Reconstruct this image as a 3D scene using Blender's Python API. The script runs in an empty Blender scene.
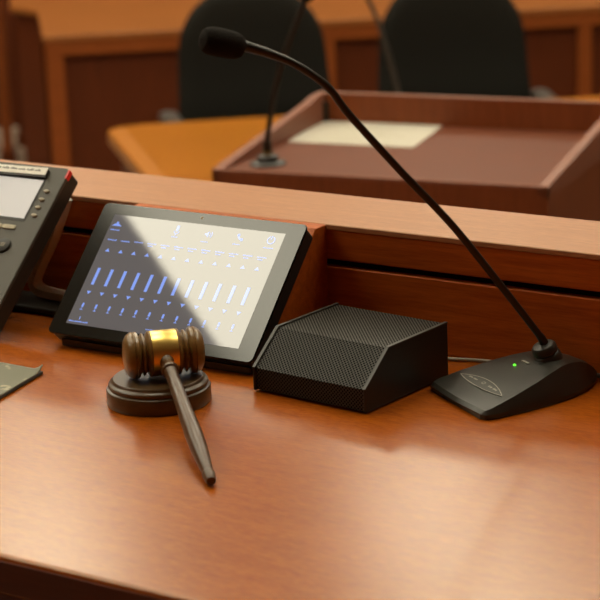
import bpy, bmesh, math, random
from mathutils import Vector, Matrix
random.seed(7)
S = bpy.context.scene
C = S.collection
PI = math.pi

# ------------------------------------------------------------------ camera
cam_d = bpy.data.cameras.new('camera'); cam = bpy.data.objects.new('camera', cam_d); C.objects.link(cam)
Rv = Vector((0.8389, 0.5429, -0.0384)); Uv = Vector((-0.1147, 0.2454, 0.9626)); Fv = Vector((-0.5321, 0.8031, -0.2681))
M = Matrix((Rv, Uv, -Fv)).transposed().to_4x4(); M.translation = Vector((0, 0, 1.82)); cam.matrix_world = M
cam_d.sensor_width = 36; cam_d.lens = 36*2086.0/600
cam_d.clip_start = 0.05; cam_d.clip_end = 60
cam_d.dof.use_dof = True; cam_d.dof.focus_distance = 1.98; cam_d.dof.aperture_fstop = 10.0
S.camera = cam
S.view_settings.view_transform = 'Standard'; S.view_settings.look = 'None'
S.view_settings.gamma = 1; S.view_settings.use_curve_mapping = False
S.view_settings.exposure = 0.0

# ------------------------------------------------------------------ world
w = bpy.data.worlds.new('world'); S.world = w; w.use_nodes = True
w.node_tree.nodes['Background'].inputs[0].default_value = (1.0, 0.9, 0.78, 1)
w.node_tree.nodes['Background'].inputs[1].default_value = 0.15
LIGHT = 13.0
LIGHT_COL = (1.0, 0.93, 0.71)

# ------------------------------------------------------------------ frames
RA = 0.7031                       # the court room is turned this much against the judge's desk
cu, su = math.cos(RA), math.sin(RA)
def room(u, v, z=0.0): return Vector((cu*u - su*v, su*u + cu*v, z))
DESK = 1.21                       # desk top (on a raised platform)

# ------------------------------------------------------------------ materials
def new_mat(name):
    m = bpy.data.materials.new(name); m.use_nodes = True
    return m, m.node_tree.nodes, m.node_tree.links, m.node_tree.nodes['Principled BSDF']
def plain(name, col, rough=0.5, metal=0.0, spec=0.5, bump=0.0, bscale=400, coat=0.0, emis=None, es=0.0, var=0.08):
    m, n, l, b = new_mat(name)
    b.inputs['Roughness'].default_value = rough; b.inputs['Metallic'].default_value = metal
    b.inputs['Specular IOR Level'].default_value = spec; b.inputs['Coat Weight'].default_value = coat
    tc = n.new('ShaderNodeTexCoord'); nz = n.new('ShaderNodeTexNoise'); nz.inputs['Scale'].default_value = bscale
    nz.inputs['Detail'].default_value = 3
    l.new(tc.outputs['Object'], nz.inputs['Vector'])
    mx = n.new('ShaderNodeMix'); mx.data_type = 'RGBA'
    mx.inputs[6].default_value = (*[c*(1-var) for c in col], 1); mx.inputs[7].default_value = (*[min(1, c*(1+var)) for c in col], 1)
    l.new(nz.outputs['Fac'], mx.inputs[0]); l.new(mx.outputs[2], b.inputs['Base Color'])
    if bump:
        bp = n.new('ShaderNodeBump'); bp.inputs['Strength'].default_value = bump; bp.inputs['Distance'].default_value = 0.001
        l.new(nz.outputs['Fac'], bp.inputs['Height']); l.new(bp.outputs['Normal'], b.inputs['Normal'])
    if emis:
        b.inputs['Emission Color'].default_value = (*emis, 1); b.inputs['Emission Strength'].default_value = es
    return m
def wood(name, dark, light, rough=0.35, axis='X', stretch=14.0, scale=9.0, spec=0.5, coat=0.0, bump=0.05, fine=0.35, rvar=1.0):
    """long grain along one object axis"""
    m, n, l, b = new_mat(name)
    tc = n.new('ShaderNodeTexCoord'); mp = n.new('ShaderNodeMapping')
    k = {'X': (1, stretch, stretch), 'Y': (stretch, 1, stretch), 'Z': (stretch, stretch, 1)}[axis]
    mp.inputs['Scale'].default_value = k
    l.new(tc.outputs['Object'], mp.inputs['Vector'])
    n1 = n.new('ShaderNodeTexNoise'); n1.inputs['Scale'].default_value = scale; n1.inputs['Detail'].default_value = 6
    n1.inputs['Roughness'].default_value = 0.6; n1.inputs['Distortion'].default_value = 0.6
    n2 = n.new('ShaderNodeTexNoise'); n2.inputs['Scale'].default_value = scale*7; n2.inputs['Detail'].default_value = 4
    l.new(mp.outputs['Vector'], n1.inputs['Vector']); l.new(mp.outputs['Vector'], n2.inputs['Vector'])
    ma = n.new('ShaderNodeMix'); ma.data_type = 'FLOAT'; ma.inputs[0].default_value = fine
    l.new(n1.outputs['Fac'], ma.inputs[2]); l.new(n2.outputs['Fac'], ma.inputs[3])
    cr = n.new('ShaderNodeValToRGB')
    cr.color_ramp.elements[0].position = 0.36; cr.color_ramp.elements[0].color = (*dark, 1)
    cr.color_ramp.elements[1].position = 0.64; cr.color_ramp.elements[1].color = (*light, 1)
    l.new(ma.outputs[0], cr.inputs['Fac']); l.new(cr.outputs['Color'], b.inputs['Base Color'])
    mr = n.new('ShaderNodeMapRange'); mr.inputs[3].default_value = rough-0.05*rvar; mr.inputs[4].default_value = rough+0.07*rvar
    l.new(ma.outputs[0], mr.inputs[0]); l.new(mr.outputs[0], b.inputs['Roughness'])
    b.inputs['Specular IOR Level'].default_value = spec
    b.inputs['Coat Weight'].default_value = coat; b.inputs['Coat Roughness'].default_value = 0.25
    bp = n.new('ShaderNodeBump'); bp.inputs['Strength'].default_value = bump; bp.inputs['Distance'].default_value = 0.0006
    l.new(ma.outputs[0], bp.inputs['Height']); l.new(bp.outputs['Normal'], b.inputs['Normal'])
    return m
def perforated(name, base, hole, pitch, r, rough=0.45):
    """metal sheet with a diagonal grid of punched holes; mesh carries a flat unrolled UV in metres"""
    m, n, l, b = new_mat(name)
    uv = n.new('ShaderNodeUVMap'); mp = n.new('ShaderNodeMapping')
    mp.inputs['Rotation'].default_value = (0, 0, PI/4); mp.inputs['Scale'].default_value = (1/pitch, 1/pitch, 1)
    vo = n.new('ShaderNodeTexVoronoi'); vo.voronoi_dimensions = '2D'; vo.inputs['Scale'].default_value = 1
    vo.inputs['Randomness'].default_value = 0
    l.new(uv.outputs['UV'], mp.inputs['Vector']); l.new(mp.outputs['Vector'], vo.inputs['Vector'])
    mr = n.new('ShaderNodeMapRange'); mr.inputs[1].default_value = r-0.05; mr.inputs[2].default_value = r+0.05
    l.new(vo.outputs['Distance'], mr.inputs[0])
    mx = n.new('ShaderNodeMix'); mx.data_type = 'RGBA'
    mx.inputs[6].default_value = (*hole, 1); mx.inputs[7].default_value = (*base, 1)
    l.new(mr.outputs[0], mx.inputs[0]); l.new(mx.outputs[2], b.inputs['Base Color'])
    mq = n.new('ShaderNodeMath'); mq.operation = 'MULTIPLY'; mq.inputs[1].default_value = 0.35
    l.new(mr.outputs[0], mq.inputs[0]); l.new(mq.outputs[0], b.inputs['Specular IOR Level'])
    bp = n.new('ShaderNodeBump'); bp.inputs['Strength'].default_value = 0.6; bp.inputs['Distance'].default_value = 0.0006
    l.new(mr.outputs[0], bp.inputs['Height']); l.new(bp.outputs['Normal'], b.inputs['Normal'])
    b.inputs['Roughness'].default_value = rough
    return m

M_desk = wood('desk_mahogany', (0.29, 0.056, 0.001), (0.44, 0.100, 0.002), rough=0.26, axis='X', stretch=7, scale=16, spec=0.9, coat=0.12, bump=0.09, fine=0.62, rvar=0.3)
M_desk.node_tree.nodes['Principled BSDF'].inputs['Coat Roughness'].default_value = 0.2
M_desk.node_tree.nodes['Principled BSDF'].inputs['Specular Tint'].default_value = (1.0, 0.94, 0.72, 1)
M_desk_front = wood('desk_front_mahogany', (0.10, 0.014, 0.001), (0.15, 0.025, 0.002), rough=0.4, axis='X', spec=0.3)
M_riser = wood('riser_mahogany', (0.34, 0.066, 0.005), (0.54, 0.118, 0.009), rough=0.42, axis='X', stretch=14, scale=8, spec=0.25)
M_ledge = wood('ledge_mahogany', (0.36, 0.150, 0.060), (0.52, 0.235, 0.104), rough=0.40, axis='X', stretch=16, scale=12, spec=0.5, fine=0.6)
M_edge = wood('edge_mahogany', (0.34, 0.10, 0.03), (0.45, 0.14, 0.04), rough=0.4)
M_gap = plain('dark_gap', (0.012, 0.006, 0.004), 0.8, spec=0.1)
M_lect = wood('lectern_laminate', (0.13, 0.032, 0.009), (0.21, 0.056, 0.017), rough=0.38, axis='Z', stretch=20, scale=5, spec=0.45)
M_lect_top = wood('lectern_top_laminate', (0.11, 0.031, 0.013), (0.16, 0.046, 0.020), rough=0.38, axis='X', stretch=16, scale=5, spec=0.33)
M_lect_rim = wood('lectern_rim_laminate', (0.19, 0.070, 0.040), (0.25, 0.095, 0.055), rough=0.42, axis='Y', stretch=16, scale=5, spec=0.35)
M_lect_in = wood('lectern_inner_wood', (0.17, 0.040, 0.010), (0.24, 0.062, 0.016), rough=0.45, axis='Z', stretch=16, scale=5, spec=0.3)
M_table = wood('honey_orange_wood', (0.30, 0.098, 0.003), (0.37, 0.125, 0.005), rough=0.3, axis='X', stretch=12, scale=3, spec=0.4)
M_table_edge = wood('honey_edge_wood', (0.36, 0.13, 0.015), (0.42, 0.15, 0.02), rough=0.35, axis='X')
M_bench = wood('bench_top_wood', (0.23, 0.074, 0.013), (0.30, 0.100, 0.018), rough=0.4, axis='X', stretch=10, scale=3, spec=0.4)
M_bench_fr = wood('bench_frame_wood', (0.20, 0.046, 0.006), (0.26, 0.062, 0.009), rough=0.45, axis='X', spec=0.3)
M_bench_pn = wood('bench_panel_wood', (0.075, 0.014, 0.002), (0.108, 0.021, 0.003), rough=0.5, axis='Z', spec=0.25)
M_blk = plain('black_plastic', (0.018, 0.016, 0.013), 0.42, bump=0.15, bscale=1800)
M_blk_gloss = plain('black_gloss_plastic', (0.012, 0.011, 0.009), 0.22)
M_bezel = plain('bezel_glass', (0.009, 0.008, 0.006), 0.11, spec=0.26)
M_spk = plain('speaker_black_paint', (0.014, 0.012, 0.009), 0.40, bump=0.1, bscale=1500, spec=0.4)
M_spk_edge = plain('speaker_edge_paint', (0.035, 0.031, 0.024), 0.38)
M_perf = perforated('perforated_steel', (0.032, 0.027, 0.019), (0.0015, 0.0015, 0.0015), 0.0027, 0.36)
M_mic = plain('mic_base_plastic', (0.028, 0.026, 0.020), 0.34, bump=0.12, bscale=2500)
M_neck = plain('gooseneck_black', (0.011, 0.010, 0.007), 0.36, spec=0.45)
M_foam = plain('windscreen_foam', (0.016, 0.013, 0.010), 0.95, spec=0.15, bump=1.0, bscale=900)
M_label = plain('mic_plate', (0.045, 0.042, 0.034), 0.4)
M_label_ink = plain('mic_plate_ink', (0.42, 0.40, 0.33), 0.5)
M_grey_btn = plain('grey_button', (0.26, 0.25, 0.21), 0.4)
M_green = plain('green_led', (0.05, 0.6, 0.02), 0.4, emis=(0.08, 1.0, 0.02), es=3.0)
M_walnut = wood('gavel_walnut', (0.15, 0.078, 0.018), (0.25, 0.135, 0.034), rough=0.30, axis='X', stretch=5, scale=18, spec=0.5, coat=0.3, bump=0.0, fine=0.2)
M_walnut_h = wood('gavel_handle_walnut', (0.062, 0.028, 0.009), (0.090, 0.042, 0.014), rough=0.34, axis='X', stretch=8, scale=10, spec=0.35, coat=0.15, bump=0.0, fine=0.2)
M_block = wood('sound_block_walnut', (0.066, 0.035, 0.012), (0.100, 0.054, 0.018), rough=0.34, axis='X', stretch=6, scale=18, spec=0.5, coat=0.2)
for mm_ in (M_walnut, M_walnut_h): mm_.node_tree.nodes['Principled BSDF'].inputs['Coat Roughness'].default_value = 0.12
M_brass = plain('polished_brass', (0.98, 0.70, 0.20), 0.32, metal=1.0, var=0.03)
M_phone = plain('phone_plastic', (0.070, 0.062, 0.044), 0.5, bump=0.1, bscale=1500)
M_phone_side = plain('phone_side_plastic', (0.022, 0.019, 0.013), 0.5)
M_phone_lcd = plain('phone_display', (0.50, 0.49, 0.47), 0.18, emis=(1.0, 0.94, 0.90), es=0.28, var=0.02)
M_phone_btn = plain('phone_button', (0.40, 0.35, 0.25), 0.4)
M_phone_key = plain('phone_soft_key', (0.50, 0.45, 0.30), 0.4)
M_stand = plain('phone_stand_plastic', (0.62, 0.56, 0.44), 0.45)
M_red = plain('red_lens', (0.55, 0.010, 0.008), 0.3, emis=(1, 0.02, 0.01), es=0.15)
M_paper = plain('paper', (0.50, 0.46, 0.38), 0.8, spec=0.2, bscale=60, var=0.06)
M_tape = plain('label_tape', (0.95, 0.92, 0.82), 0.5, bscale=200, var=0.05)
M_ink = plain('ink', (0.10, 0.09, 0.07), 0.8)
M_doc_ink = plain('faded_print', (0.42, 0.38, 0.28), 0.9)
M_folder_edge = plain('folder_edge', (0.020, 0.022, 0.014), 0.6)
M_cable = plain('grey_cable', (0.34, 0.30, 0.22), 0.5)
M_cable_dk = plain('dark_cable', (0.10, 0.09, 0.08), 0.5)
M_chair = plain('charcoal_chair_fabric', (0.0115, 0.0105, 0.008), 0.85, spec=0.15, bump=0.3, bscale=500)
M_chair_pl = plain('grey_arm_plastic', (0.038, 0.037, 0.032), 0.5)
M_wall = wood('wall_panelling', (0.16, 0.045, 0.012), (0.23, 0.066, 0.018), rough=0.5, axis='Z', stretch=10, scale=2, spec=0.3)
M_ceil = plain('ceiling_tile', (0.66, 0.62, 0.53), 0.9, spec=0.1, bscale=60, var=0.04)
M_floor = plain('beige_carpet', (0.26, 0.19, 0.14), 0.95, spec=0.1, bscale=200, var=0.15)
M_steel = plain('brushed_steel', (0.35, 0.34, 0.30), 0.35, metal=1.0)
M_frame_w = plain('white_metal', (0.7, 0.68, 0.62), 0.5)
M_diff = plain('lit_diffuser', (0.8, 0.8, 0.8), 0.6, emis=LIGHT_COL, es=LIGHT, var=0.0)
def screen_mat():
    m, n, l, b = new_mat('touch_screen_glass')
    tc = n.new('ShaderNodeTexCoord'); nz = n.new('ShaderNodeTexNoise'); nz.inputs['Scale'].default_value = 14
    l.new(tc.outputs['Object'], nz.inputs['Vector'])
    mr = n.new('ShaderNodeMapRange'); mr.inputs[3].default_value = 0.02; mr.inputs[4].default_value = 0.05
    l.new(nz.outputs['Fac'], mr.inputs[0]); l.new(mr.outputs[0], b.inputs['Roughness'])
    b.inputs['Base Color'].default_value = (0.045, 0.043, 0.042, 1)
    b.inputs['IOR'].default_value = 1.54
    b.inputs['Emission Color'].default_value = (0.95, 0.88, 0.90, 1); b.inputs['Emission Strength'].default_value = 0.10
    return m
M_screen = screen_mat()
M_ui = plain('screen_blue_pixels', (0.05, 0.06, 0.1), 0.035, emis=(0.26, 0.40, 1.0), es=0.85, var=0)
M_ui_dim = plain('screen_dim_pixels', (0.05, 0.05, 0.06), 0.2, emis=(0.35, 0.45, 0.85), es=0.32, var=0)
def folder_mat():
    m, n, l, b = new_mat('mottled_folder_cover')
    tc = n.new('ShaderNodeTexCoord')
    n1 = n.new('ShaderNodeTexNoise'); n1.inputs['Scale'].default_value = 60; n1.inputs['Detail'].default_value = 4
    l.new(tc.outputs['Object'], n1.inputs['Vector'])
    cr = n.new('ShaderNodeValToRGB'); e = cr.color_ramp.elements
    e[0].position = 0.60; e[0].color = (0.155, 0.150, 0.095, 1); e[1].position = 0.68; e[1].color = (0.40, 0.35, 0.22, 1)
    l.new(n1.outputs['Fac'], cr.inputs['Fac']); l.new(cr.outputs['Color'], b.inputs['Base Color'])
    b.inputs['Roughness'].default_value = 0.5
    return m
M_folder = folder_mat()

# ------------------------------------------------------------------ mesh helpers
def finish(name, bm, m, parent=None, loc=None, rot=None, smooth=False, bevel=0, seg=2, angle=35):
    me = bpy.data.meshes.new(name)
    bmesh.ops.recalc_face_normals(bm, faces=bm.faces)
    bm.to_mesh(me); bm.free()
    for mm in (m if isinstance(m, (list, tuple)) else [m]): me.materials.append(mm)
    o = bpy.data.objects.new(name, me); C.objects.link(o)
    if parent: o.parent = parent
    if loc is not None: o.location = loc
    if rot is not None: o.rotation_euler = rot
    if smooth:
        for p in me.polygons: p.use_smooth = True
        me.set_sharp_from_angle(angle=math.radians(angle))
    if bevel:
        b = o.modifiers.new('bevel', 'BEVEL'); b.width = bevel; b.segments = seg; b.limit_method = 'ANGLE'; b.angle_limit = math.radians(30)
        for p in me.polygons: p.use_smooth = True
        me.set_sharp_from_angle(angle=math.radians(30))
    return o
def add_box(bm, x0, x1, y0, y1, z0, z1):
    vs = [bm.verts.new(p) for p in ((x0,y0,z0),(x1,y0,z0),(x1,y1,z0),(x0,y1,z0),(x0,y0,z1),(x1,y0,z1),(x1,y1,z1),(x0,y1,z1))]
    for f in ((0,3,2,1),(4,5,6,7),(0,1,5,4),(1,2,6,5),(2,3,7,6),(3,0,4,7)): bm.faces.new([vs[i] for i in f])
    return vs
def box(name, x0, x1, y0, y1, z0, z1, m, parent=None, bevel=0, **k):
    bm = bmesh.new(); add_box(bm, x0, x1, y0, y1, z0, z1)
    return finish(name, bm, m, parent, bevel=bevel, **k)
def add_prism(bm, pts, a0, a1, f):
    """polygon pts extruded from a0 to a1; f(p, q, a) -> xyz"""
    A = [bm.verts.new(f(p[0], p[1], a0)) for p in pts]; B = [bm.verts.new(f(p[0], p[1], a1)) for p in pts]
    n = len(pts)
    bm.faces.new(A); bm.faces.new(B[::-1])
    for i in range(n): bm.faces.new((A[i], B[i], B[(i+1) % n], A[(i+1) % n]))
alongX = lambda p, q, a: (a, p, q)
alongY = lambda p, q, a: (p, a, q)
alongZ = lambda p, q, a: (p, q, a)
def prism(name, pts, a0, a1, f, m, parent=None, bevel=0, **k):
    bm = bmesh.new(); add_prism(bm, pts, a0, a1, f)
    return finish(name, bm, m, parent, bevel=bevel, **k)
def frame_of(d):
    d = d.normalized(); a = Vector((0, 0, 1)) if abs(d.z) < 0.9 else Vector((1, 0, 0))
    x = d.cross(a).normalized(); y = d.cross(x).normalized(); return x, y
def add_tube(bm, pts, rad, seg=16, caps=True):
    pts = [Vector(p) for p in pts]
    if not isinstance(rad, (list, tuple)): rad = [rad]*len(pts)
    rings = []; x = None
    for i, p in enumerate(pts):
        d = (pts[min(i+1, len(pts)-1)]-pts[max(i-1, 0)]).normalized()
        if x is None: x, y = frame_of(d)
        else: x = (x-d*x.dot(d)).normalized(); y = d.cross(x)
        rings.append([bm.verts.new(p+(x*math.cos(t)+y*math.sin(t))*rad[i]) for t in [2*PI*k/seg for k in range(seg)]])
    for a, b in zip(rings, rings[1:]):
        for k in range(seg): bm.faces.new((a[k], a[(k+1) % seg], b[(k+1) % seg], b[k]))
    if caps: bm.faces.new(rings[0]); bm.faces.new(rings[-1][::-1])
def smooth_path(pts, n=6):
    P = [Vector(p) for p in pts]; out = []
    for i in range(len(P)-1):
        p0 = P[max(i-1, 0)]; p1 = P[i]; p2 = P[i+1]; p3 = P[min(i+2, len(P)-1)]
        for k in range(n):
            t = k/n
            out.append(0.5*((2*p1)+(p2-p0)*t+(2*p0-5*p1+4*p2-p3)*t*t+(3*p1-p0-3*p2+p3)*t**3))
    out.append(P[-1]); return out
def tube(name, pts, rad, m, parent=None, seg=16, **k):
    bm = bmesh.new(); add_tube(bm, pts, rad, seg)
    return finish(name, bm, m, parent, smooth=True, **k)
def add_lathe(bm, prof, seg=48, f=lambda r, c, s, h: (r*c, r*s, h)):
    """prof: list of (radius, height)"""
    rings = []
    for r, h in prof:
        if r <= 1e-6: rings.append([bm.verts.new(f(0, 1, 0, h))])
        else: rings.append([bm.verts.new(f(r, math.cos(2*PI*k/seg), math.sin(2*PI*k/seg), h)) for k in range(seg)])
    for a, b in zip(rings, rings[1:]):
        for k in range(seg):
            k2 = (k+1) % seg
            if len(a) == 1 and len(b) == 1: continue
            if len(a) == 1: bm.faces.new((a[0], b[k], b[k2]))
            elif len(b) == 1: bm.faces.new((a[k], a[k2], b[0]))
            else: bm.faces.new((a[k], a[k2], b[k2], b[k]))
    if len(rings[0]) > 1: bm.faces.new(rings[0])
    if len(rings[-1]) > 1: bm.faces.new(rings[-1][::-1])
axX = lambda r, c, s, h: (h, r*c, r*s)
axZ = lambda r, c, s, h: (r*c, r*s, h)
def lathe(name, prof, m, parent=None, seg=48, f=axZ, **k):
    bm = bmesh.new(); add_lathe(bm, prof, seg, f)
    return finish(name, bm, m, parent, smooth=True, **k)
def tag(o, label, cat, group=None, kind=None):
    o['label'] = label; o['category'] = cat
    if group: o['group'] = group
    if kind: o['kind'] = kind
    return o
def thing(name, label, cat, loc=(0, 0, 0), rotz=0, group=None):
    o = bpy.data.objects.new(name, None); C.objects.link(o); o.empty_display_size = 0.05
    o.location = loc; o.rotation_euler = (0, 0, rotz)
    return tag(o, label, cat, group)
def struct(o): o['kind'] = 'structure'; return o
def dup(root, loc=None, rotz=None, label=None):
    def cp(o, par):
        c = o.copy(); C.objects.link(c); c.parent = par
        for ch in kids.get(o.name, []): cp(ch, c)
        return c
    kids = {}
    for o in list(C.objects):
        if o.parent: kids.setdefault(o.parent.name, []).append(o)
    r = cp(root, None)
    if loc is not None: r.location = loc
    if rotz is not None: r.rotation_euler = (0, 0, rotz)
    if label: r['label'] = label
    return r

# ------------------------------------------------------------------ the room
U0, U1, V0, V1, H = -5.6, 5.6, -3.0, 9.95, 4.3
def room_box(name, u0, u1, v0, v1, z0, z1, m, kind=True):
    o = box(name, u0, u1, v0, v1, z0, z1, m); o.rotation_euler = (0, 0, RA)
    if kind: struct(o)
    return o
room_box('floor', U0, U1, V0, V1, -0.1, 0, M_floor)
room_box('ceiling', U0, U1, V0, V1, H, H+0.1, M_ceil)
room_box('wall_back', U0, U1, V1, V1+0.1, 0, H, M_wall)
room_box('wall_front', U0, U1, V0-0.1, V0, 0, H, M_wall)
room_box('wall_left', U0-0.1, U0, V0, V1, 0, H, M_wall)
room_box('wall_right', U1, U1+0.1, V0, V1, 0, H, M_wall)
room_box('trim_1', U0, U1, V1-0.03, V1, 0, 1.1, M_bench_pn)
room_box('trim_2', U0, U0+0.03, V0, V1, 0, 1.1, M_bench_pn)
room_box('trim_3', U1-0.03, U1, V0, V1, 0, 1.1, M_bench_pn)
# raised platform under the judge's desk
o = box('floor', -2.6, 0.5, 0.2, 1.84, 0, 0.45, M_floor); struct(o); o.name = 'floor_platform'

# ceiling lights
cl = thing('ceiling_light', 'rectangular lit ceiling light panel with a slim white frame', 'ceiling light', room(0, 0, 0), RA, 'ceiling light panels over the court room')
bm = bmesh.new()
for a in ((-0.32, 0.32, -0.62, -0.60), (-0.32, 0.32, 0.60, 0.62), (-0.32, -0.30, -0.60, 0.60), (0.30, 0.32, -0.60, 0.60)):
    add_box(bm, a[0], a[1], a[2], a[3], -0.02, 0.0)
finish('frame', bm, M_frame_w, cl)
box('diffuser', -0.30, 0.30, -0.60, 0.60, -0.012, -0.002, M_diff, cl)
first = True
for i in range(-1, 4):
    for j in range(0, 4):
        u, v = -1.99+1.8*i, 2.60+2.1*j
        if u < U0+0.5 or u > U1-0.5: continue
        if first: cl.location = room(u, v, H); first = False
        else: dup(cl, room(u, v, H))

# ------------------------------------------------------------------ judge's desk
desk = thing('judges_desk', 'large mahogany judge\'s desk with a raised ledge along its back', 'desk', (0, 0, 0))
XL, XR = -2.5, 0.35
bm = bmesh.new(); add_box(bm, XL, XR, 1.114, 1.722, DESK-0.034, DESK)
finish('worktop', bm, M_desk, desk, bevel=0.004, seg=3)
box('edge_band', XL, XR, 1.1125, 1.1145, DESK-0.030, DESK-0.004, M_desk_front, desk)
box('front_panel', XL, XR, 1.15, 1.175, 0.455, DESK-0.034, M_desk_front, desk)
bm = bmesh.new(); add_box(bm, XL, XR, 1.7175, 1.737, 1.294, 1.327)
finish('upper_rail', bm, M_riser, desk, bevel=0.0012)
bm = bmesh.new(); add_box(bm, XL, XR, 1.7175, 1.737, DESK, 1.2865)
finish('lower_panel', bm, M_riser, desk, bevel=0.0012)
box('recessed_groove', XL, XR, 1.727, 1.738, 1.2865, 1.294, M_gap, desk)
box('back_panel', XL, XR, 1.737, 1.832, 0.455, 1.327, M_riser, desk)
box('ledge_top', XL, XR, 1.7165, 1.837, 1.3245, 1.3305, M_ledge, desk, bevel=0.0012)
# sloped box that carries the touch screen
bm = bmesh.new()
add_prism(bm, [(1.582, DESK+0.0005), (1.6970, 1.3300), (1.7168, 1.3300), (1.7168, DESK+0.0005)], -1.338, -1.102, alongX)
finish('screen_wedge', bm, M_riser, desk, bevel=0.0012)

# ------------------------------------------------------------------ touch screen
tab = thing('touch_screen', 'black touch screen tablet tilted on the desk behind the gavel, showing blue mixer sliders', 'touch screen', (-1.3504, 1.5668, 1.226), 0.0076)
TW, TH, LEAN = 0.2523, 0.1576, math.radians(45.5)
tilt = (LEAN, 0, 0)
def rrect(x0, x1, y0, y1, r, n=6):
    pts = []
    for cx, cy, a in ((x1-r, y1-r, 0), (x0+r, y1-r, 90), (x0+r, y0+r, 180), (x1-r, y0+r, 270)):
        for k in range(n+1):
            t = math.radians(a+90*k/n); pts.append((cx+r*math.cos(t), cy+r*math.sin(t)))
    return pts
prism('housing', rrect(0.0015, TW-0.0015, 0.0015, TH-0.0015, 0.005), -0.0185, -0.0030, alongZ, M_blk, tab, rot=tilt, smooth=True)
prism('bezel', rrect(0, TW, 0, TH, 0.006), -0.0030, 0.0, alongZ, M_bezel, tab, rot=tilt, bevel=0.0008)
sx0, sx1, sy0, sy1 = 0.0188, TW-0.0208, 0.0131, TH-0.0133
prism('display', [(sx0, sy0), (sx1, sy0), (sx1, sy1), (sx0, sy1)], -0.0004, 0.0002, alongZ, M_screen, tab, rot=tilt)
bm = bmesh.new(); bd = bmesh.new()
ZU0, ZU1 = 0.0002, 0.00035
def q(bmx, pts): add_prism(bmx, pts, ZU0, ZU1, alongZ)
def rect(bmx, cx, cy, w_, h_): q(bmx, [(cx-w_/2, cy-h_/2), (cx+w_/2, cy-h_/2), (cx+w_/2, cy+h_/2), (cx-w_/2, cy+h_/2)])
def ring(bmx, cx, cy, r0, r1, a0=0, a1=360, n=20):
    for k in range(n):
        t0 = math.radians(a0+(a1-a0)*k/n); t1 = math.radians(a0+(a1-a0)*(k+1)/n)
        q(bmx, [(cx+r0*math.cos(t0), cy+r0*math.sin(t0)), (cx+r1*math.cos(t0), cy+r1*math.sin(t0)), (cx+r1*math.cos(t1), cy+r1*math.sin(t1)), (cx+r0*math.cos(t1), cy+r0*math.sin(t1))])
def strokes(bmx, cx, cy, w_, h_, n):
    """tiny unreadable caption: short uprights of uneven height"""
    for k in range(n):
        x = cx-w_/2+w_*(k+0.5)/n; hh = h_*random.choice((0.7, 0.7, 1.0, 0.85))
        rect(bmx, x, cy+(hh-h_)/2, w_/n*0.72, hh)
for k in range(12):
    x = 0.0297+0.01688*k
    rect(bm, x, 0.0700, 0.0036, 0.0200)                                             # slider bar
    q(bm, [(x-0.0028, 0.0998), (x+0.0028, 0.0998), (x, 0.1038)])                    # arrow up
    q(bm, [(x-0.0028, 0.0524), (x, 0.0484), (x+0.0028, 0.0524)])                    # arrow down
    ring(bm, x, 0.0372, 0, 0.0012, n=10); rect(bm, x, 0.0352, 0.0024, 0.0038)       # little microphone
    rect(bm, x, 0.0316, 0.0008, 0.0022); rect(bm, x, 0.0305, 0.0034, 0.0007)
    strokes(bm, x, 0.1142 if k < 2 else 0.1150, 0.0115, 0.0016, 7)
    if k > 2: strokes(bm, x-0.001, 0.1122, 0.0065, 0.0015, 4)
# home icon
q(bm, [(0.0212, 0.1308), (0.0336, 0.1308), (0.0300, 0.1336), (0.0244, 0.1336)]); rect(bm, 0.0272, 0.1345, 0.0028, 0.0028); strokes(bm, 0.0274, 0.1262, 0.0118, 0.0014, 8)
# microphone icon
rect(bm, 0.1035, 0.1362, 0.0030, 0.0068); ring(bm, 0.1035, 0.1330, 0.0026, 0.0034, 180, 360, 12); rect(bm, 0.1035, 0.1290, 0.0010, 0.0026); strokes(bm, 0.1035, 0.1262, 0.008, 0.0014, 5)
# loudspeaker icon
q(bm, [(0.1385, 0.1325), (0.1402, 0.1325), (0.1430, 0.1298), (0.1430, 0.1372), (0.1402, 0.1345), (0.1385, 0.1345)])
ring(bm, 0.1430, 0.1335, 0.0022, 0.0029, -50, 50, 8); ring(bm, 0.1430, 0.1335, 0.0040, 0.0047, -50, 50, 8); strokes(bm, 0.1411, 0.1248, 0.009, 0.0014, 6)
# telephone receiver icon
ring(bm, 0.1840, 0.1372, 0.0044, 0.0062, 170, 280, 12); ring(bm, 0.1786, 0.1368, 0, 0.0017, n=10); ring(bm, 0.1838, 0.1318, 0, 0.0017, n=10); strokes(bm, 0.1796, 0.1262, 0.009, 0.0014, 6)
# power icon
ring(bm, 0.2179, 0.1352, 0.0036, 0.0047, 110, 430, 24); rect(bm, 0.2179, 0.1380, 0.0010, 0.0044); strokes(bm, 0.2179, 0.1262, 0.012, 0.0015, 8)
# bottom line
rect(bm, 0.0331, 0.0207, 0.0010, 0.0034); strokes(bm, 0.0330, 0.0164, 0.0245, 0.0015, 15); strokes(bm, 0.1225, 0.0190, 0.0110, 0.0014, 7)
finish('slider_graphics', bm, M_ui, tab, rot=tilt); bd.free()
bm = bmesh.new(); add_prism(bm, [(0.1267+0.0016*math.cos(2*PI*k/16), 0.1515+0.0016*math.sin(2*PI*k/16)) for k in range(16)], 0, 0.0002, alongZ); finish('camera_lens', bm, M_phone_btn, tab, rot=tilt)
bm = bmesh.new(); add_prism(bm, [(0.0, -0.002), (TW, -0.002), (TW, 0.006), (0.0, 0.006)], 0, 1, alongZ); bm.free()
box('foot_rail', 0.012, TW-0.008, 0.008, 0.0155, -0.0155, -0.0075, M_blk_gloss, tab, bevel=0.001)

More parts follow.
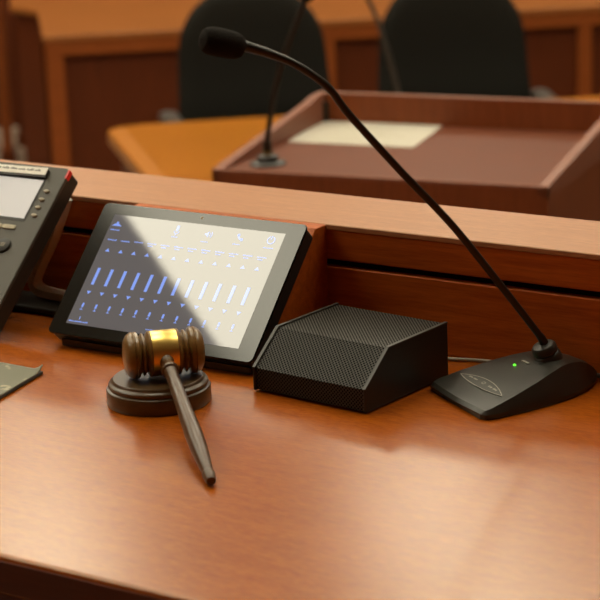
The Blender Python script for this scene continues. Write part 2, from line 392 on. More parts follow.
# ------------------------------------------------------------------ gavel and its block
blk = lathe('sound_block', [(0.0, 0), (0.0487, 0), (0.0490, 0.0006), (0.0490, 0.0132), (0.0484, 0.0146), (0.0470, 0.0152), (0.0462, 0.0156),
      (0.0462, 0.0162), (0.0468, 0.0172), (0.0468, 0.0186), (0.0462, 0.0196), (0.0446, 0.0204), (0.0434, 0.0212), (0.0430, 0.0222), (0.0427, 0.0232), (0.0420, 0.0238), (0.0, 0.0238)], M_block, seg=72, loc=(-1.1404, 1.4762, DESK+0.0003))
tag(blk, 'round dark walnut sound block under the gavel head', 'sound block')
hx, hy, hz = -1.1352, 1.4800, DESK+0.0244+0.0222
tipp = Vector((-0.9655, 1.3125, DESK+0.0055)); hd = tipp-Vector((hx, hy, hz)); hang = math.atan2(hd.y, hd.x)
gav = thing('gavel', 'walnut wooden gavel with a brass band, head on the round block', 'gavel', (hx, hy, hz), hang+PI/2)
hp = [(0.0, -0.0352), (0.009, -0.0352), (0.0145, -0.0343), (0.0185, -0.0322), (0.0206, -0.0292), (0.0212, -0.0275), (0.0205, -0.0270), (0.0205, -0.0264), (0.0211, -0.0258), (0.0206, -0.0238), (0.0186, -0.0226), (0.0168, -0.0222),
      (0.0164, -0.0214), (0.0186, -0.0206), (0.0192, -0.0197), (0.0186, -0.0188), (0.0164, -0.0182), (0.0160, -0.0176), (0.0172, -0.0166), (0.0194, -0.0158), (0.0206, -0.0148), (0.0206, -0.0136), (0.0199, -0.0130)]
hp = [(r*1.045, h) for r, h in hp]
hp = [(r, -(0.0119+(-h-0.0130)*1.157)) for r, h in hp]
prof = hp+[(r, -h) for r, h in hp[::-1]]
lathe('head', prof, M_walnut, gav, seg=64, f=axX)
lathe('brass_band', [(0.0204, -0.0122), (0.0212, -0.0121), (0.0214, -0.0116), (0.0214, 0.0116), (0.0212, 0.0121), (0.0204, 0.0122)], M_brass, gav, seg=64, f=axX)
L = hd.length; slope = math.asin(-hd.z/L)
hprof = [(0.0, 0.012), (0.0070, 0.012), (0.0070, 0.0195), (0.0060, 0.0215), (0.0052, 0.026), (0.0052, 0.033), (0.0060, 0.0345), (0.0072, 0.0355), (0.0075, 0.0375), (0.0072, 0.0395), (0.0058, 0.0408), (0.0054, 0.043),
         (0.0055, 0.06), (0.0058, 0.09), (0.0063, 0.12), (0.0069, 0.150), (0.0071, 0.172), (0.0068, 0.192), (0.0060, 0.210), (0.0051, 0.224), (0.0044, 0.2335), (0.0041, 0.2365), (0.0047, 0.2380), (0.0049, 0.2410), (0.0045, 0.2480), (0.0036, 0.2520), (0.0, 0.2526)]
hs = (L+0.003)/0.2526
hprof = [(r*1.1, h*hs if h > 0.045 else h) for r, h in hprof]
lathe('handle', hprof, M_walnut_h, gav, seg=32, f=axX, rot=(0, slope, -PI/2))

# ------------------------------------------------------------------ desktop loudspeaker
SW, SD, SH, SF, SS = 0.1325, 0.1319, 0.0545, 0.0237, 0.0374
spk = thing('desk_speaker', 'black wedge-fronted desktop loudspeaker with perforated steel cover', 'speaker', (-1.0757, 1.5380, DESK+0.0005), -0.097)
prof = [(0, 0.0012), (0, SF), (SS, SH), (SD, SH), (SD, 0.0012)]
e = 0.0022
inn = [(0.0012, 0.0020), (0.0012, SF-0.0004), (SS+0.0002, SH-0.0011), (SD-0.001, SH-0.0011), (SD-0.001, 0.0020)]
prism('side_panel', prof, 0, 0.0028, alongX, M_spk, spk, bevel=0.0006)
prism('side_panel', prof, SW-0.0028, SW, alongX, M_spk, spk, bevel=0.0006)
for x0, x1 in ((-0.0002, 0.0030), (SW-0.0030, SW+0.0002)):
    bm = bmesh.new()
    path = [(0, 0.012), (0, SF), (SS, SH), (SD, SH)]
    def off(p, q_, d):
        t = Vector((q_[0]-p[0], q_[1]-p[1])).normalized(); return Vector((-t.y, t.x))*d
    outer = [(-0.0002, SF-0.0005), (-0.0002, SF+0.0002), (SS-0.0001, SH+0.0003), (SD, SH+0.0003), (SD, SH-0.0012), (SS+0.0006, SH-0.0012), (0.0012, SF-0.0006)]
    add_prism(bm, outer, x0, x1, alongX); finish('edge_trim', bm, M_spk_edge, spk)
prism('cabinet', [(0.003, 0.002), (0.003, SF-0.0014), (SS+0.001, SH-0.0024), (SD-0.001, SH-0.0024), (SD-0.001, 0.002)], 0.0028, SW-0.0028, alongX, M_spk, spk)
# cover: folded sheet with an unrolled UV
bm = bmesh.new(); uvl = bm.loops.layers.uv.new('UVMap')
ln = [(0.0012, 0.0022), (0.0012, SF-0.0006), (SS+0.0003, SH-0.0012), (SD-0.001, SH-0.0012)]
acc = 0
for p, q_ in zip(ln, ln[1:]):
    dl = math.hypot(q_[0]-p[0], q_[1]-p[1])
    vs = [bm.verts.new((0.0029, *p)), bm.verts.new((SW-0.0029, *p)), bm.verts.new((SW-0.0029, *q_)), bm.verts.new((0.0029, *q_))]
    f = bm.faces.new(vs)
    for lp, uvc in zip(f.loops, ((0, acc), (SW-0.0058, acc), (SW-0.0058, acc+dl), (0, acc+dl))): lp[uvl].uv = uvc
    acc += dl
bmesh.ops.remove_doubles(bm, verts=bm.verts, dist=1e-5)
cov = finish('perforated_cover', bm, M_perf, spk)
sm = cov.modifiers.new('thick', 'SOLIDIFY'); sm.thickness = 0.0008; sm.offset = -1
for x in (0.008, SW-0.008):
    for y in (0.008, SD-0.008):
        lathe('rubber_foot', [(0, 0), (0.004, 0), (0.004, 0.0014), (0, 0.0014)], M_blk, spk, seg=12, loc=(x, y, 0))

# ------------------------------------------------------------------ desk microphone
mic = thing('desk_microphone', 'black gooseneck microphone with foam windscreen on a wedge base with a green light', 'microphone', (-0.8830, 1.5903, DESK+0.0003), 0.9968)
def interp(tab_, s):
    for (a, va), (b, vb) in zip(tab_, tab_[1:]):
        if s <= b: return va+(vb-va)*(s-a)/(b-a) if b > a else vb
    return tab_[-1][1]
WB = [(-0.0035, 0.047), (-0.002, 0.0515), (0.000, 0.0530), (0.006, 0.0540), (0.03, 0.0525), (0.06, 0.0480), (0.085, 0.0425), (0.105, 0.0355), (0.120, 0.0270), (0.132, 0.0175), (0.141, 0.0085), (0.146, 0.002)]
HT = [(-0.0035, 0.0055), (0.0, 0.0085), (0.010, 0.0115), (0.022, 0.0145), (0.05, 0.0215), (0.075, 0.0275), (0.092, 0.0305), (0.105, 0.0300), (0.120, 0.0265), (0.132, 0.0205), (0.141, 0.0135), (0.146, 0.008)]
WT = [(-0.0035, 0.045), (0.0, 0.0500), (0.006, 0.0510), (0.03, 0.0475), (0.06, 0.0400), (0.085, 0.0310), (0.105, 0.0220), (0.120, 0.0145), (0.132, 0.0085), (0.141, 0.0040), (0.146, 0.001)]
def sect(s):
    wb, h, wt = interp(WB, s), interp(HT, s), interp(WT, s)
    side = []
    arch = 0.05*h
    pts = [(-wb+0.0006, 0), (-wb, 0.0012), (-wb, 0.0045)]
    m1 = ((wb*0.5+wt*0.5), (h-arch)*0.52+0.0022)
    pts += [(-m1[0], m1[1]), (-wt, h-arch)]
    for k in range(1, 8):
        t = -1+k/4.0; pts.append((wt*t, h-arch*t*t))
    pts += [(wt, h-arch), (m1[0], m1[1]), (wb, 0.0045), (wb, 0.0012), (wb-0.0006, 0)]
    return pts
bm = bmesh.new(); rings = []
ss = [-0.0035, -0.002, 0.0, 0.003, 0.006, 0.012]+[0.018+0.006*k for k in range(18)]+[0.124, 0.128, 0.132, 0.1365, 0.141, 0.1435, 0.146]
ss = sorted(set(round(x, 5) for x in ss if x <= 0.146))
for s in ss:
    bow = 0.0
    rings.append([bm.verts.new((s-(0.004*(1-(y/0.054)**2) if s < 0.012 else 0)*(1-max(0, s)/0.012 if s > 0 else 1), y, z)) for y, z in sect(s)])
for a, b in zip(rings, rings[1:]):
    n_ = len(a)
    for k in range(n_): bm.faces.new((a[k], a[(k+1) % n_], b[(k+1) % n_], b[k]))
bm.faces.new(rings[0]); bm.faces.new(rings[-1][::-1])
bo = finish('base', bm, M_mic, mic, smooth=True, angle=24)
def surf(s, y):
    h, wt = interp(HT, s), interp(WT, s); t = max(-1, min(1, y/wt)); return h-0.05*h*t*t
# lens shaped plate with pale print
bm = bmesh.new(); top = []; 
N = 20
def plate_pts(k, sc=1.0):
    t = k/N; y = -0.040*sc+0.080*sc*t; return y
up = []; lo = []
for k in range(N+1):
    t = -1+2*k/N; y = 0.039*t; s1 = 0.0225+0.0085*(1-t*t); s0 = 0.0225-0.0045*(1-t*t)
    up.append((s1, y)); lo.append((s0, y))
vu = [bm.verts.new((s, y, surf(s, y)+0.0006)) for s, y in up]; vl = [bm.verts.new((s, y, surf(s, y)+0.0006)) for s, y in lo]
for k in range(N): bm.faces.new((vu[k], vu[k+1], vl[k+1], vl[k]))
pl = finish('name_plate', bm, M_label, mic); sd = pl.modifiers.new('t', 'SOLIDIFY'); sd.thickness = 0.0005; sd.offset = -1
bm = bmesh.new()
def ink(s, y, ds, dy):
    vs = [bm.verts.new((a, b, surf(a, b)+0.0009)) for a, b in ((s-ds/2, y-dy/2), (s+ds/2, y-dy/2), (s+ds/2, y+dy/2), (s-ds/2, y+dy/2))]; bm.faces.new(vs)
for c0 in (-0.0175, 0.0185):
    for k in range(9):
        if k == 4: continue
        ink(0.0250, c0+(k-4)*0.0017, random.choice((0.0016, 0.0021)), 0.0010)
for k in range(12):
    a = 2*PI*k/12; ink(0.0255+0.0016*math.cos(a), 0.0022*math.sin(a), 0.0006, 0.0008)
for k in range(N):           # outline of the plate
    for E_ in (up, lo):
        (s0, y0), (s1, y1) = E_[k], E_[k+1]
        vs = [bm.verts.new((s, y, surf(s, y)+0.0009)) for s, y in ((s0-0.0003, y0), (s0+0.0003, y0), (s1+0.0003, y1), (s1-0.0003, y1))]; bm.faces.new(vs)
finish('plate_print', bm, M_label_ink, mic)
lathe('indicator_light', [(0, 0.0005), (0.0013, 0.0005), (0.0013, 0.0012), (0.0009, 0.0015), (0, 0.0016)], M_green, mic, seg=16, loc=(0.063, 0.0085, surf(0.063, 0.0085)-0.0004))
ob = box('slot_mark', -0.0014, 0.0014, -0.0055, 0.0055, 0, 0.0012, M_grey_btn, mic, loc=(0.0725, 0.0045, surf(0.0725, 0.0045)-0.0003), bevel=0.0003)
# collar and neck
nd = Vector((0.0542-0.0908, 0, 0.0935-0.0447)).normalized(); tl = math.atan2(nd.x, nd.z)*0.55
lathe('neck_collar', [(0, 0.0), (0.0140, 0.0), (0.0132, 0.006), (0.0122, 0.0080), (0.0112, 0.0086), (0.0112, 0.0096), (0.0122, 0.0104), (0.0118, 0.0150), (0.0100, 0.0172), (0.0060, 0.0182), (0, 0.0182)], M_mic, mic, seg=40, loc=(0.0945, 0, 0.0265), rot=(0, tl, 0))
NP = [(0.0915, 0, 0.0380), (0.0885, 0, 0.0470), (0.0800, 0, 0.0590), (0.0542, 0, 0.0935), (-0.0013, 0, 0.1659), (-0.0548, 0, 0.2255), (-0.1015, 0, 0.2796), (-0.1178, 0, 0.3020), (-0.1314, 0, 0.3150), (-0.1532, 0, 0.3300), (-0.1767, 0, 0.3412), (-0.2000, 0, 0.3500)]
sp_ = smooth_path(NP, 6); n_ = len(sp_)
rad = []
for i, p in enumerate(sp_):
    if i < 10: rad.append(0.0046-0.0010*i/10)
    elif p.x < -0.150: rad.append(0.0032+0.0014*min(1, (-0.150-p.x)/0.045))
    else: rad.append(0.0034)
tube('gooseneck', sp_, rad, M_neck, mic, seg=20)
a = Vector((-0.1962, 0, 0.3472)); d = Vector((-0.0395, 0, 0.0115)); 
wp = []; wr = []
for k in range(17):
    t = k/16; x = t*2-1; wp.append(a+d*t); wr.append(max(0.0008, 0.0125*(1-abs(x)**3.6)**(1/2.6)*(0.93+0.07*t)))
tube('foam_windscreen', wp, wr, M_foam, mic, seg=28)

# cables behind the speaker and the microphone
cb = tube('microphone_cable', smooth_path([(-1.02, 1.700, DESK+0.0022), (-0.985, 1.7025, DESK+0.0022), (-0.9563, 1.703, DESK+0.0022), (-0.935, 1.7095, DESK+0.0022), (-0.905, 1.7135, DESK+0.0022), (-0.87, 1.713, DESK+0.0022), (-0.84, 1.712, DESK+0.0022)], 5), 0.0017, M_cable, seg=10)
tag(cb, 'thin pale grey cable lying along the riser behind the speaker', 'cable')
cb = tube('power_cable', smooth_path([(-0.8085, 1.7095, DESK+0.006), (-0.800, 1.7125, DESK+0.0040), (-0.785, 1.7135, DESK+0.0027), (-0.74, 1.711, DESK+0.0027), (-0.68, 1.710, DESK+0.0027)], 5), 0.0021, M_cable_dk, seg=10)
tag(cb, 'short dark grey cable leaving the rounded back of the microphone base', 'cable')

# ------------------------------------------------------------------ folder at the left
fo = thing('folder', 'thin grey green mottled folder with a curled corner lying at left edge of desk', 'folder', (-1.2935, 1.4905, DESK+0.0003), 0)
def folder_poly(z0, z1, m, name, grow=0):
    bm = bmesh.new(); nx, ny = 18, 18
    # corner at origin, one side runs to -x, the other to +x/-y
    e1 = Vector((-0.999, 0.040, 0)); e2 = Vector((0.182, -0.983, 0))
    g = []
    for i in range(nx+1):
        row = []
        for j in range(ny+1):
            s, t = 0.16*(i/nx)**1.5, 0.20*(j/ny)**1.5
            p = e1*s+e2*t; d_ = (s+t); curl = 0.006*max(0, 1-d_/0.014)**2 if m is M_folder else 0
            row.append(bm.verts.new((p.x, p.y, z1+curl)))
        g.append(row)
    for i in range(nx):
        for j in range(ny): bm.faces.new((g[i][j], g[i+1][j], g[i+1][j+1], g[i][j+1]))
    o = finish(name, bm, m, fo, smooth=True)
    sd = o.modifiers.new('t', 'SOLIDIFY'); sd.thickness = z1-z0; sd.offset = -1 if o.data.polygons[0].normal.z > 0 else 1
    return o
folder_poly(0.0002, 0.0030, M_folder_edge, 'back_cover'); folder_poly(0.0032, 0.0042, M_folder, 'front_cover')

# ------------------------------------------------------------------ desk telephone
ph = thing('desk_telephone', 'dark grey desk telephone with a bright display propped up at the left', 'telephone', (-1.41, 1.6856, 1.3577), 0)
PL = 0.74; ptilt = (PL, 0, 0)
PB, PT = -0.190, 0.0125
prism('body', rrect(-0.215, -0.0005, PB+0.001, PT-0.0005, 0.006), -0.021, -0.004, alongZ, M_phone_side, ph, rot=ptilt, smooth=True)
prism('face_plate', rrect(-0.2155, 0, PB, PT, 0.007), -0.004, 0.0, alongZ, M_phone, ph, rot=ptilt, bevel=0.001)
prism('display_frame', rrect(-0.102, -0.0245, -0.060, -0.0035, 0.002), 0.0, 0.0006, alongZ, M_phone_side, ph, rot=ptilt)
prism('display', [(-0.099, -0.0568), (-0.0266, -0.0568), (-0.0266, -0.0068), (-0.099, -0.0068)], 0.0006, 0.0010, alongZ, M_phone_lcd, ph, rot=ptilt)
prism('paper_label', [(-0.108, -0.0035), (-0.0255, -0.0015), (-0.0262, 0.0078), (-0.108, 0.0060)], 0.0035, 0.0040, alongZ, M_tape, ph, rot=ptilt)
prism('label_holder', [(-0.109, -0.0058), (-0.0248, -0.0040), (-0.0255, 0.0060), (-0.109, 0.0050)], 0.0, 0.0034, alongZ, M_phone_side, ph, rot=ptilt)
bm = bmesh.new()
for k in range(34):
    x = -0.0985+0.0019*k
    if k % 6 == 5: continue
    h_ = random.choice((0.0016, 0.0022, 0.0028)); y = 0.0013+0.0009*(k/34)
    add_prism(bm, [(x, y), (x+0.0012, y), (x+0.0012, y+h_), (x, y+h_)], 0.0040, 0.0041, alongZ)
finish('label_writing', bm, M_ink, ph, rot=ptilt)
for s, t in ((-0.0152, -0.0201), (-0.0162, -0.0308), (-0.0153, -0.0412), (-0.0150, -0.0515)):
    bm = bmesh.new(); add_lathe(bm, [(0, 0), (1, 0), (1, 0.0016), (0.7, 0.0022), (0, 0.0024)], 20, lambda r, c, s_, h: (s+r*c*0.0037, t+r*s_*0.0020, h))
    finish('side_button', bm, M_phone_btn, ph, rot=ptilt, smooth=True)
for k in range(4):
    x = -0.0313-0.0190*k
    prism('soft_key', rrect(x-0.0175, x, -0.0715, -0.0664, 0.0015), 0.0, 0.0016, alongZ, M_phone_key, ph, rot=ptilt, bevel=0.0004)
bm = bmesh.new(); add_lathe(bm, [(0, 0), (0.0088, 0), (0.0088, 0.002), (0.0076, 0.0028), (0, 0.0028)], 32, lambda r, c, s_, h: (-0.0345+r*c, -0.0925+r*s_, h))
nb = finish('navigation_button', bm, M_phone_side, ph, rot=ptilt, smooth=True)
bm = bmesh.new(); 
for k in (-1, 0, 1): add_prism(bm, [(-0.0345-0.0030, -0.0925+k*0.0017-0.0004), (-0.0345+0.0030, -0.0925+k*0.0017-0.0004), (-0.0345+0.0030, -0.0925+k*0.0017+0.0004), (-0.0345-0.0030, -0.0925+k*0.0017+0.0004)], 0.0028, 0.0031, alongZ)
finish('button_mark', bm, M_phone_btn, nb)
for r_ in range(4):
    for c_ in range(3):
        x, y = -0.078-0.017*c_, -0.105-0.0155*r_
        prism('number_key', rrect(x-0.006, x+0.006, y-0.0045, y+0.0045, 0.002), 0.0, 0.0018, alongZ, M_phone_side, ph, rot=ptilt)
prism('small_button', rrect(-0.0500, -0.0420, -0.1290, -0.1245, 0.002), 0, 0.0016, alongZ, M_phone_side, ph, rot=ptilt)
prism('message_light', rrect(-0.0020, 0.0004, PT-0.0130, PT-0.0020, 0.0010), -0.0055, 0.0002, alongZ, M_red, ph, rot=ptilt)
# handset in its cradle along the far side
bm = bmesh.new(); add_tube(bm, smooth_path([(-0.190, -0.150, 0.012), (-0.190, -0.120, 0.026), (-0.190, -0.09, 0.032), (-0.190, -0.05, 0.030), (-0.190, -0.015, 0.014)], 6), 0.011, 16)
for y in (-0.155, -0.008): add_lathe(bm, [(0, 0.001), (0.020, 0.001), (0.021, 0.012), (0.016, 0.02), (0, 0.022)], 24, lambda r, c, s_, h: (-0.190+r*c, y+r*s_, h))
finish('handset', bm, M_phone_side, ph, rot=ptilt, smooth=True)
# stand: grey curved leg with a foot, and a black pad
inv = Vector((-1.41, 1.6856, 1.3577))
pp = smooth_path([(-1.4185, 0, 1.332), (-1.4295, 0, 1.308), (-1.4450, 0, 1.2785), (-1.4632, 0, 1.2500), (-1.4700, 0, 1.2345), (-1.4640, 0, 1.2265), (-1.4500, 0, 1.2238), (-1.4282, 0, 1.2228), (-1.398, 0, 1.2222)], 5)
bm = bmesh.new(); prev = None; 
for i, p in enumerate(pp):
    d = (pp[min(i+1, len(pp)-1)]-pp[max(i-1, 0)]).normalized(); nrm = Vector((d.z, 0, -d.x))*0.0040
    r_ = [bm.verts.new(Vector((a_.x, y_, a_.z))-inv) for a_, y_ in ((p+nrm, 1.684), (p+nrm, 1.700), (p-nrm, 1.700), (p-nrm, 1.684))]
    if prev:
        for k in range(4): bm.faces.new((prev[k], prev[(k+1) % 4], r_[(k+1) % 4], r_[k]))
    else: bm.faces.new(r_)
    prev = r_
bm.faces.new(prev[::-1])
finish('stand_leg', bm, M_stand, ph, smooth=True)
bm = bmesh.new(); add_box(bm, -1.56+1.41, -1.388+1.41, 1.655-1.6856, 1.708-1.6856, DESK+0.0006-1.3577, 1.2178-1.3577)
finish('stand_pad', bm, M_phone_side, ph, bevel=0.002)
bm = bmesh.new(); add_prism(bm, [(1.60-1.6856, DESK+0.0006-1.3577), (1.645-1.6856, 1.285-1.3577), (1.675-1.6856, 1.29-1.3577), (1.690-1.6856, DESK+0.0006-1.3577)], -0.19, -0.11, alongX)
finish('stand_block', bm, M_phone_side, ph)

# ------------------------------------------------------------------ lectern
le = thing('lectern', 'reddish brown wooden lectern with a raised rim, below and beyond the judge\'s ledge', 'lectern', (-2.1426, 2.9665, 0), 0.1657)
LW, LD, LZ = 0.6235, 0.502, 1.05
t_ = 0.018
box('front_panel', 0, LW, 0, t_, 0.08, LZ-0.0005, M_lect, le)
box('side_panel', 0, t_, t_, LD-t_, 0.08, LZ-0.018, M_lect, le); box('side_panel', LW-t_, LW, t_, LD-t_, 0.08, LZ-0.018, M_lect, le)
box('back_panel', 0, LW, LD-t_, LD, 0.08, LZ-0.018, M_lect, le)
box('plinth', 0.03, LW-0.03, 0.03, LD-0.03, 0, 0.08, M_lect, le)
box('writing_surface', t_, LW-t_, t_*0.4, LD-t_, LZ-0.018, LZ-0.002, M_lect_top, le)
RH = 0.055
def rimprof():
    pts = [(0.0, LZ-0.018), (0.0, LZ+0.001)]
    pts += [(LD-0.085, LZ+RH*0.86), (LD-0.065, LZ+RH*0.95), (LD-0.045, LZ+RH*0.99), (LD-0.02, LZ+RH), (LD, LZ+RH), (LD, LZ-0.018)]
    return pts
prism('side_rim', rimprof(), 0, t_, alongX, M_lect_rim, le); prism('side_rim', rimprof(), LW-t_, LW, alongX, M_lect_rim, le)
box('front_lip', 0, LW, -0.0004, t_*0.42, LZ-0.004, LZ+0.0015, M_lect_rim, le)
box('back_rim', t_, LW-t_, LD-t_, LD, LZ-0.018, LZ+RH-0.003, M_lect_in, le)
box('rim_cap', t_, LW-t_, LD-t_-0.0003, LD, LZ+RH-0.003, LZ+RH, M_lect_rim, le)
box('corner_bracket', t_, t_+0.008, LD-t_-0.012, LD-t_-0.0005, LZ, LZ+0.038, M_phone_side, le)
pa = prism('document', [(0, 0), (-0.0555, 0.2045), (0.1975, 0.2484), (0.2500, 0.0404)], 0, 0.0008, alongZ, M_paper, loc=(-2.1599, 3.2411, LZ-0.0018))
tag(pa, 'cream sheet of paper lying on the lectern against its far rim', 'paper')
bm = bmesh.new()
ax_, ay_ = Vector((0.2500, 0.0404, 0)), Vector((-0.0530, 0.2060, 0))
for r_ in range(11):
    s0 = 0.08; s1 = random.uniform(0.55, 0.92); tt = 0.08+0.078*r_
    if r_ in (3, 7): s0, s1 = 0.2, 0.5
    P = [ax_*s0+ay_*tt, ax_*s1+ay_*tt, ax_*s1+ay_*(tt+0.022), ax_*s0+ay_*(tt+0.022)]
    bm.faces.new([bm.verts.new((p.x, p.y, 0.0010)) for p in P])
finish('printed_lines', bm, M_doc_ink, pa)

# lectern microphone
lm = thing('lectern_microphone', 'thin black gooseneck microphone standing on near left corner of the lectern', 'microphone', (-2.0823, 3.0565, LZ-0.0018), 0)
lathe('flange', [(0, 0), (0.034, 0), (0.034, 0.003), (0.026, 0.006), (0.020, 0.007), (0.019, 0.015), (0.013, 0.018), (0, 0.018)], M_blk, lm, seg=36)
lathe('brass_ring', [(0, 0.018), (0.010, 0.018), (0.010, 0.024), (0, 0.024)], plain('dull_brass', (0.20, 0.17, 0.07), 0.4, metal=0.6), lm, seg=24)
lathe('socket', [(0, 0.024), (0.009, 0.024), (0.008, 0.042), (0, 0.043)], M_neck, lm, seg=24)
base = Vector((-2.0823, 3.0565, LZ-0.0018))
pts = [Vector(p)-base for p in ((-2.0820, 3.0567, 1.085), (-2.0808, 3.0573, 1.10), (-2.0765, 3.0603, 1.1285), (-2.0653, 3.0677, 1.1915), (-2.0515, 3.0768, 1.2448), (-2.0335, 3.0888, 1.2975), (-2.0180, 3.0990, 1.338))]
tube('gooseneck', smooth_path(pts, 6), 0.0050, M_neck, lm, seg=14)
a = pts[-1]; d = Vector((0.018, 0.012, 0.036))
tube('windscreen', [a+d*(k/8) for k in range(9)], [0.006, 0.0095, 0.0115, 0.012, 0.012, 0.012, 0.0115, 0.009, 0.004], M_foam, lm, seg=18)

# ------------------------------------------------------------------ counsel table, its microphone, chairs
def room_thing(name, label, cat, u, v, z=0, rz=0, group=None): return thing(name, label, cat, room(u, v, z), RA+rz, group)
ct = room_thing('counsel_table', 'honey orange wooden table with rounded corner standing behind the lectern', 'table', 0.16, 4.95)
TL, TD, TZ = 2.9, 0.85, 0.74
tp = [(0.085, 0.0), (TL, 0), (TL, TD), (0.10, TD), (0.035, TD-0.014), (0.008, TD-0.045), (0.0, TD-0.085)]
prism('table_top', tp, TZ-0.035, TZ, alongZ, M_table, ct, bevel=0.004)
bm = bmesh.new()
add_prism(bm, [(0.086, 0.004), (0.127, 0.004), (0.052, TD-0.075), (0.006, TD-0.085)], TZ, TZ+0.001, alongZ); finish('edge_inlay', bm, M_table_edge, ct)
prism('end_panel', [(0.10, 0.06), (0.13, 0.06), (0.065, TD-0.06), (0.035, TD-0.06)], 0, TZ-0.035, alongZ, M_bench_pn, ct); box('end_panel', TL-0.11, TL-0.08, 0.06, TD-0.06, 0, TZ-0.035, M_bench_fr, ct)
box('modesty_panel', 0.13, TL-0.11, 0.10, 0.12, 0.12, TZ-0.035, M_bench_fr, ct)
tb = (-2.6300, 4.4955)
tm = thing('table_microphone', 'slender black gooseneck microphone rising from the table behind the lectern rim', 'microphone', (tb[0], tb[1], TZ+0.0002), 0)
lathe('base', [(0, 0), (0.05, 0), (0.05, 0.006), (0.03, 0.014), (0.012, 0.018), (0, 0.018)], M_neck, tm, seg=32)
pts = [Vector((p[0]-tb[0], p[1]-tb[1], p[2]-TZ)) for p in ((-2.6300, 4.4955, 0.755), (-2.6365, 4.4905, 0.83), (-2.6487, 4.4829, 0.9061), (-2.6637, 4.4729, 0.988), (-2.6788, 4.4629, 1.0566), (-2.6981, 4.4501, 1.1201), (-2.7150, 4.4400, 1.165))]
tube('gooseneck', smooth_path(pts, 6), 0.0058, M_chair_pl, tm, seg=14)
a = pts[-1]; d = Vector((-0.02, -0.01, 0.03))
tube('windscreen', [a+d*(k/8) for k in range(9)], [0.007, 0.011, 0.014, 0.015, 0.015, 0.015, 0.014, 0.011, 0.004], M_foam, tm, seg=18)

def make_chair(label, u, v, rz, ztop):
    """sitter faces -v (towards the judge); local frame: +x right, +y away from judge"""
    t = room_thing('office_chair', label, 'chair', u, v, 0, rz, None)
    # back: rounded shield, slightly wrapped round the sitter
    bm = bmesh.new(); W2 = 0.246; zb, zt = 0.56, ztop
    nz_, nx_ = 22, 18; F = []; B = []
    for i in range(nz_+1):
        f_ = i/nz_; z = zb+(zt-zb)*f_
        # half width: nearly straight sides tapering slightly up, rounded top corners, softly rounded bottom
        wd = W2*(1.0-0.13*f_)
        if f_ > 0.58: k_ = (f_-0.58)/0.42; wd *= (max(0.0, 1-k_**2.5))**(1/2.5)*0.999+0.001
        if f_ < 0.12: k_ = (0.12-f_)/0.12; wd *= (1-0.18*k_*k_)
        wd = max(wd, 0.05)
        rowF, rowB = [], []
        for j in range(nx_+1):
            s = -1+2*j/nx_; x = wd*s; yw = -0.045*(abs(x)/W2)**2
            th = 0.055*(1-abs(s)**4)**0.5*(1-(abs(2*f_-1))**6)**0.5
            lum = -0.016*math.exp(-((f_-0.22)/0.2)**2)+0.03*f_
            rowF.append(bm.verts.new((x, yw-th/2+lum, z))); rowB.append(bm.verts.new((x, yw+0.004+th/2+lum, z)))
        F.append(rowF); B.append(rowB)
    for i in range(nz_):
        for j in range(nx_):
            bm.faces.new((F[i][j], F[i][j+1], F[i+1][j+1], F[i+1][j])); bm.faces.new((B[i][j], B[i+1][j], B[i+1][j+1], B[i][j+1]))
        bm.faces.new((F[i][0], F[i+1][0], B[i+1][0], B[i][0])); bm.faces.new((F[i][-1], B[i][-1], B[i+1][-1], F[i+1][-1]))
    for j in range(nx_):
        bm.faces.new((F[0][j], B[0][j], B[0][j+1], F[0][j+1])); bm.faces.new((F[-1][j], F[-1][j+1], B[-1][j+1], B[-1][j]))
    finish('backrest', bm, M_chair, t, smooth=True, angle=60)
    prism('seat', rrect(-0.235, 0.235, -0.46, -0.02, 0.09), 0.42, 0.49, alongZ, M_chair, t, bevel=0.02, seg=3)
    bm = bmesh.new(); add_tube(bm, smooth_path([(0, -0.15, 0.405), (0, 0.02, 0.40), (0, 0.07, 0.46), (0, 0.06, 0.62)], 5), 0.02, 12)
    finish('back_support', bm, M_chair_pl, t, smooth=True)
    for s in (-1, 1):
        arm = bmesh.new(); add_tube(arm, smooth_path([(s*0.20, -0.20, 0.41), (s*0.262, -0.20, 0.44), (s*0.268, -0.19, 0.60), (s*0.268, -0.16, 0.662)], 5), 0.014, 10)
        ao = finish('armrest', arm, M_chair_pl, t, smooth=True)
        prism('arm_pad', rrect(s*0.268-0.028, s*0.268+0.028, -0.27, 0.00, 0.025), 0.660, 0.688, alongZ, M_chair_pl, ao, bevel=0.008)
    lathe('gas_column', [(0, 0.10), (0.028, 0.10), (0.028, 0.28), (0.018, 0.28), (0.018, 0.42), (0, 0.42)], M_chair_pl, t, seg=20, loc=(0, -0.22, 0))
    for k in range(5):
        a_ = 2*PI*k/5+0.3; c_, s_ = math.cos(a_), math.sin(a_)
        lg = bmesh.new(); add_tube(lg, [(0.02*c_, -0.22+0.02*s_, 0.115), (0.15*c_, -0.22+0.15*s_, 0.10), (0.29*c_, -0.22+0.29*s_, 0.075)], [0.024, 0.019, 0.014], 10)
        lo_ = finish('base_leg', lg, M_chair_pl, t, smooth=True)
        cs = bmesh.new(); add_lathe(cs, [(0, -0.02), (0.024, -0.02), (0.027, -0.012), (0.027, 0.012), (0.024, 0.02), (0, 0.02)], 18, lambda r, c, s2, h, c_=c_, s_=s_: (0.29*c_+h*c_-r*c*s_, -0.22+0.29*s_+h*s_+r*c*c_, 0.0275+r*s2))
        finish('caster', cs, M_phone_side, lo_, smooth=True)
    return t
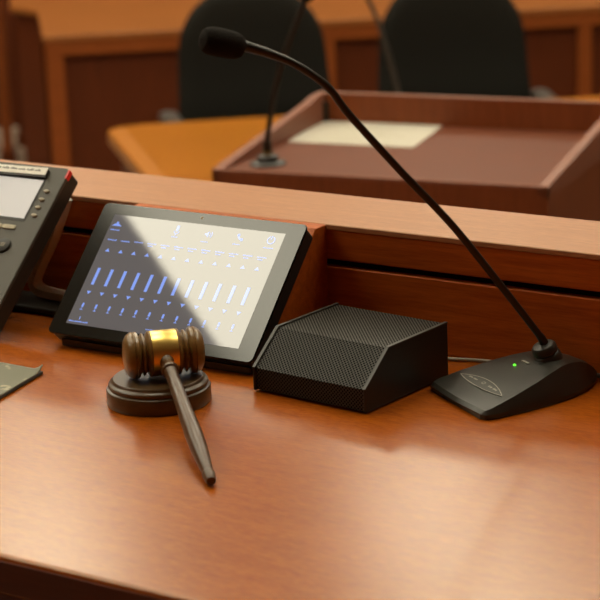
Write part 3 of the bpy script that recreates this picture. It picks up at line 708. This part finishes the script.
make_chair('charcoal office chair left of the other, seen behind the foam microphone head', 0.628, 6.30, 0.06, 1.045)
make_chair('charcoal office chair behind the far rim of the lectern, right of the other', 1.246, 6.29, -0.04, 1.040)

# ------------------------------------------------------------------ long rear bench desk
rb = room_thing('rear_bench_desk', 'long wooden bench desk with panelled front beyond the office chairs', 'desk', 0, 7.42)
BL, BZ = 4.6, 0.773
prism('desk_top', [(0, 0), (BL, 0), (BL, 1.9), (-0.12, 1.9), (-0.12, 0.88), (-0.012, 0.72)], BZ-0.022, BZ, alongZ, M_bench, rb, bevel=0.004)
bm = bmesh.new(); add_box(bm, 0.005, BL, 0.004, 0.03, BZ-0.072, BZ-0.022)
finish('apron_rail', bm, M_bench_fr, rb)
def stile(u0, u1): return box('stile', u0, u1, 0.006, 0.03, 0.12, BZ-0.072, M_bench_fr, rb)
for a_, b_ in ((0.006, 0.070), (0.985, 1.045), (1.945, 1.995), (2.95, 3.01), (4.54, 4.6)): stile(a_, b_)
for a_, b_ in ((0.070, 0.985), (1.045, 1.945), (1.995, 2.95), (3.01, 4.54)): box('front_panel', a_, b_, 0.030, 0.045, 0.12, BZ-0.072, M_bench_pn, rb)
box('plinth', 0.006, BL, 0.006, 0.03, 0, 0.12, M_bench_fr, rb)
box('end_panel', 0.006, 0.03, 0.03, 0.74, 0, BZ-0.022, M_bench_fr, rb)
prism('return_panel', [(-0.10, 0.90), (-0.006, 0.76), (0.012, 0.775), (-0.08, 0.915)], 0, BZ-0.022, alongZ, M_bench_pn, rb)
# gate posts further back at the left
def gate(u, v, wd, label, m):
    g = room_thing('gate_post', label, 'post', u, v)
    box('post', 0, wd, 0, 0.09, 0, 1.5, m, g, bevel=0.004); box('post_foot', -0.012, wd+0.012, -0.012, 0.102, 0, 0.05, M_bench_pn, g)
    return g
gate(-0.205, 9.05, 0.042, 'reddish brown wooden post, nearer the left edge of the picture', M_bench_fr)
gate(-0.135, 9.40, 0.045, 'dark wooden post just left of the bench desk\'s end', M_bench_pn)
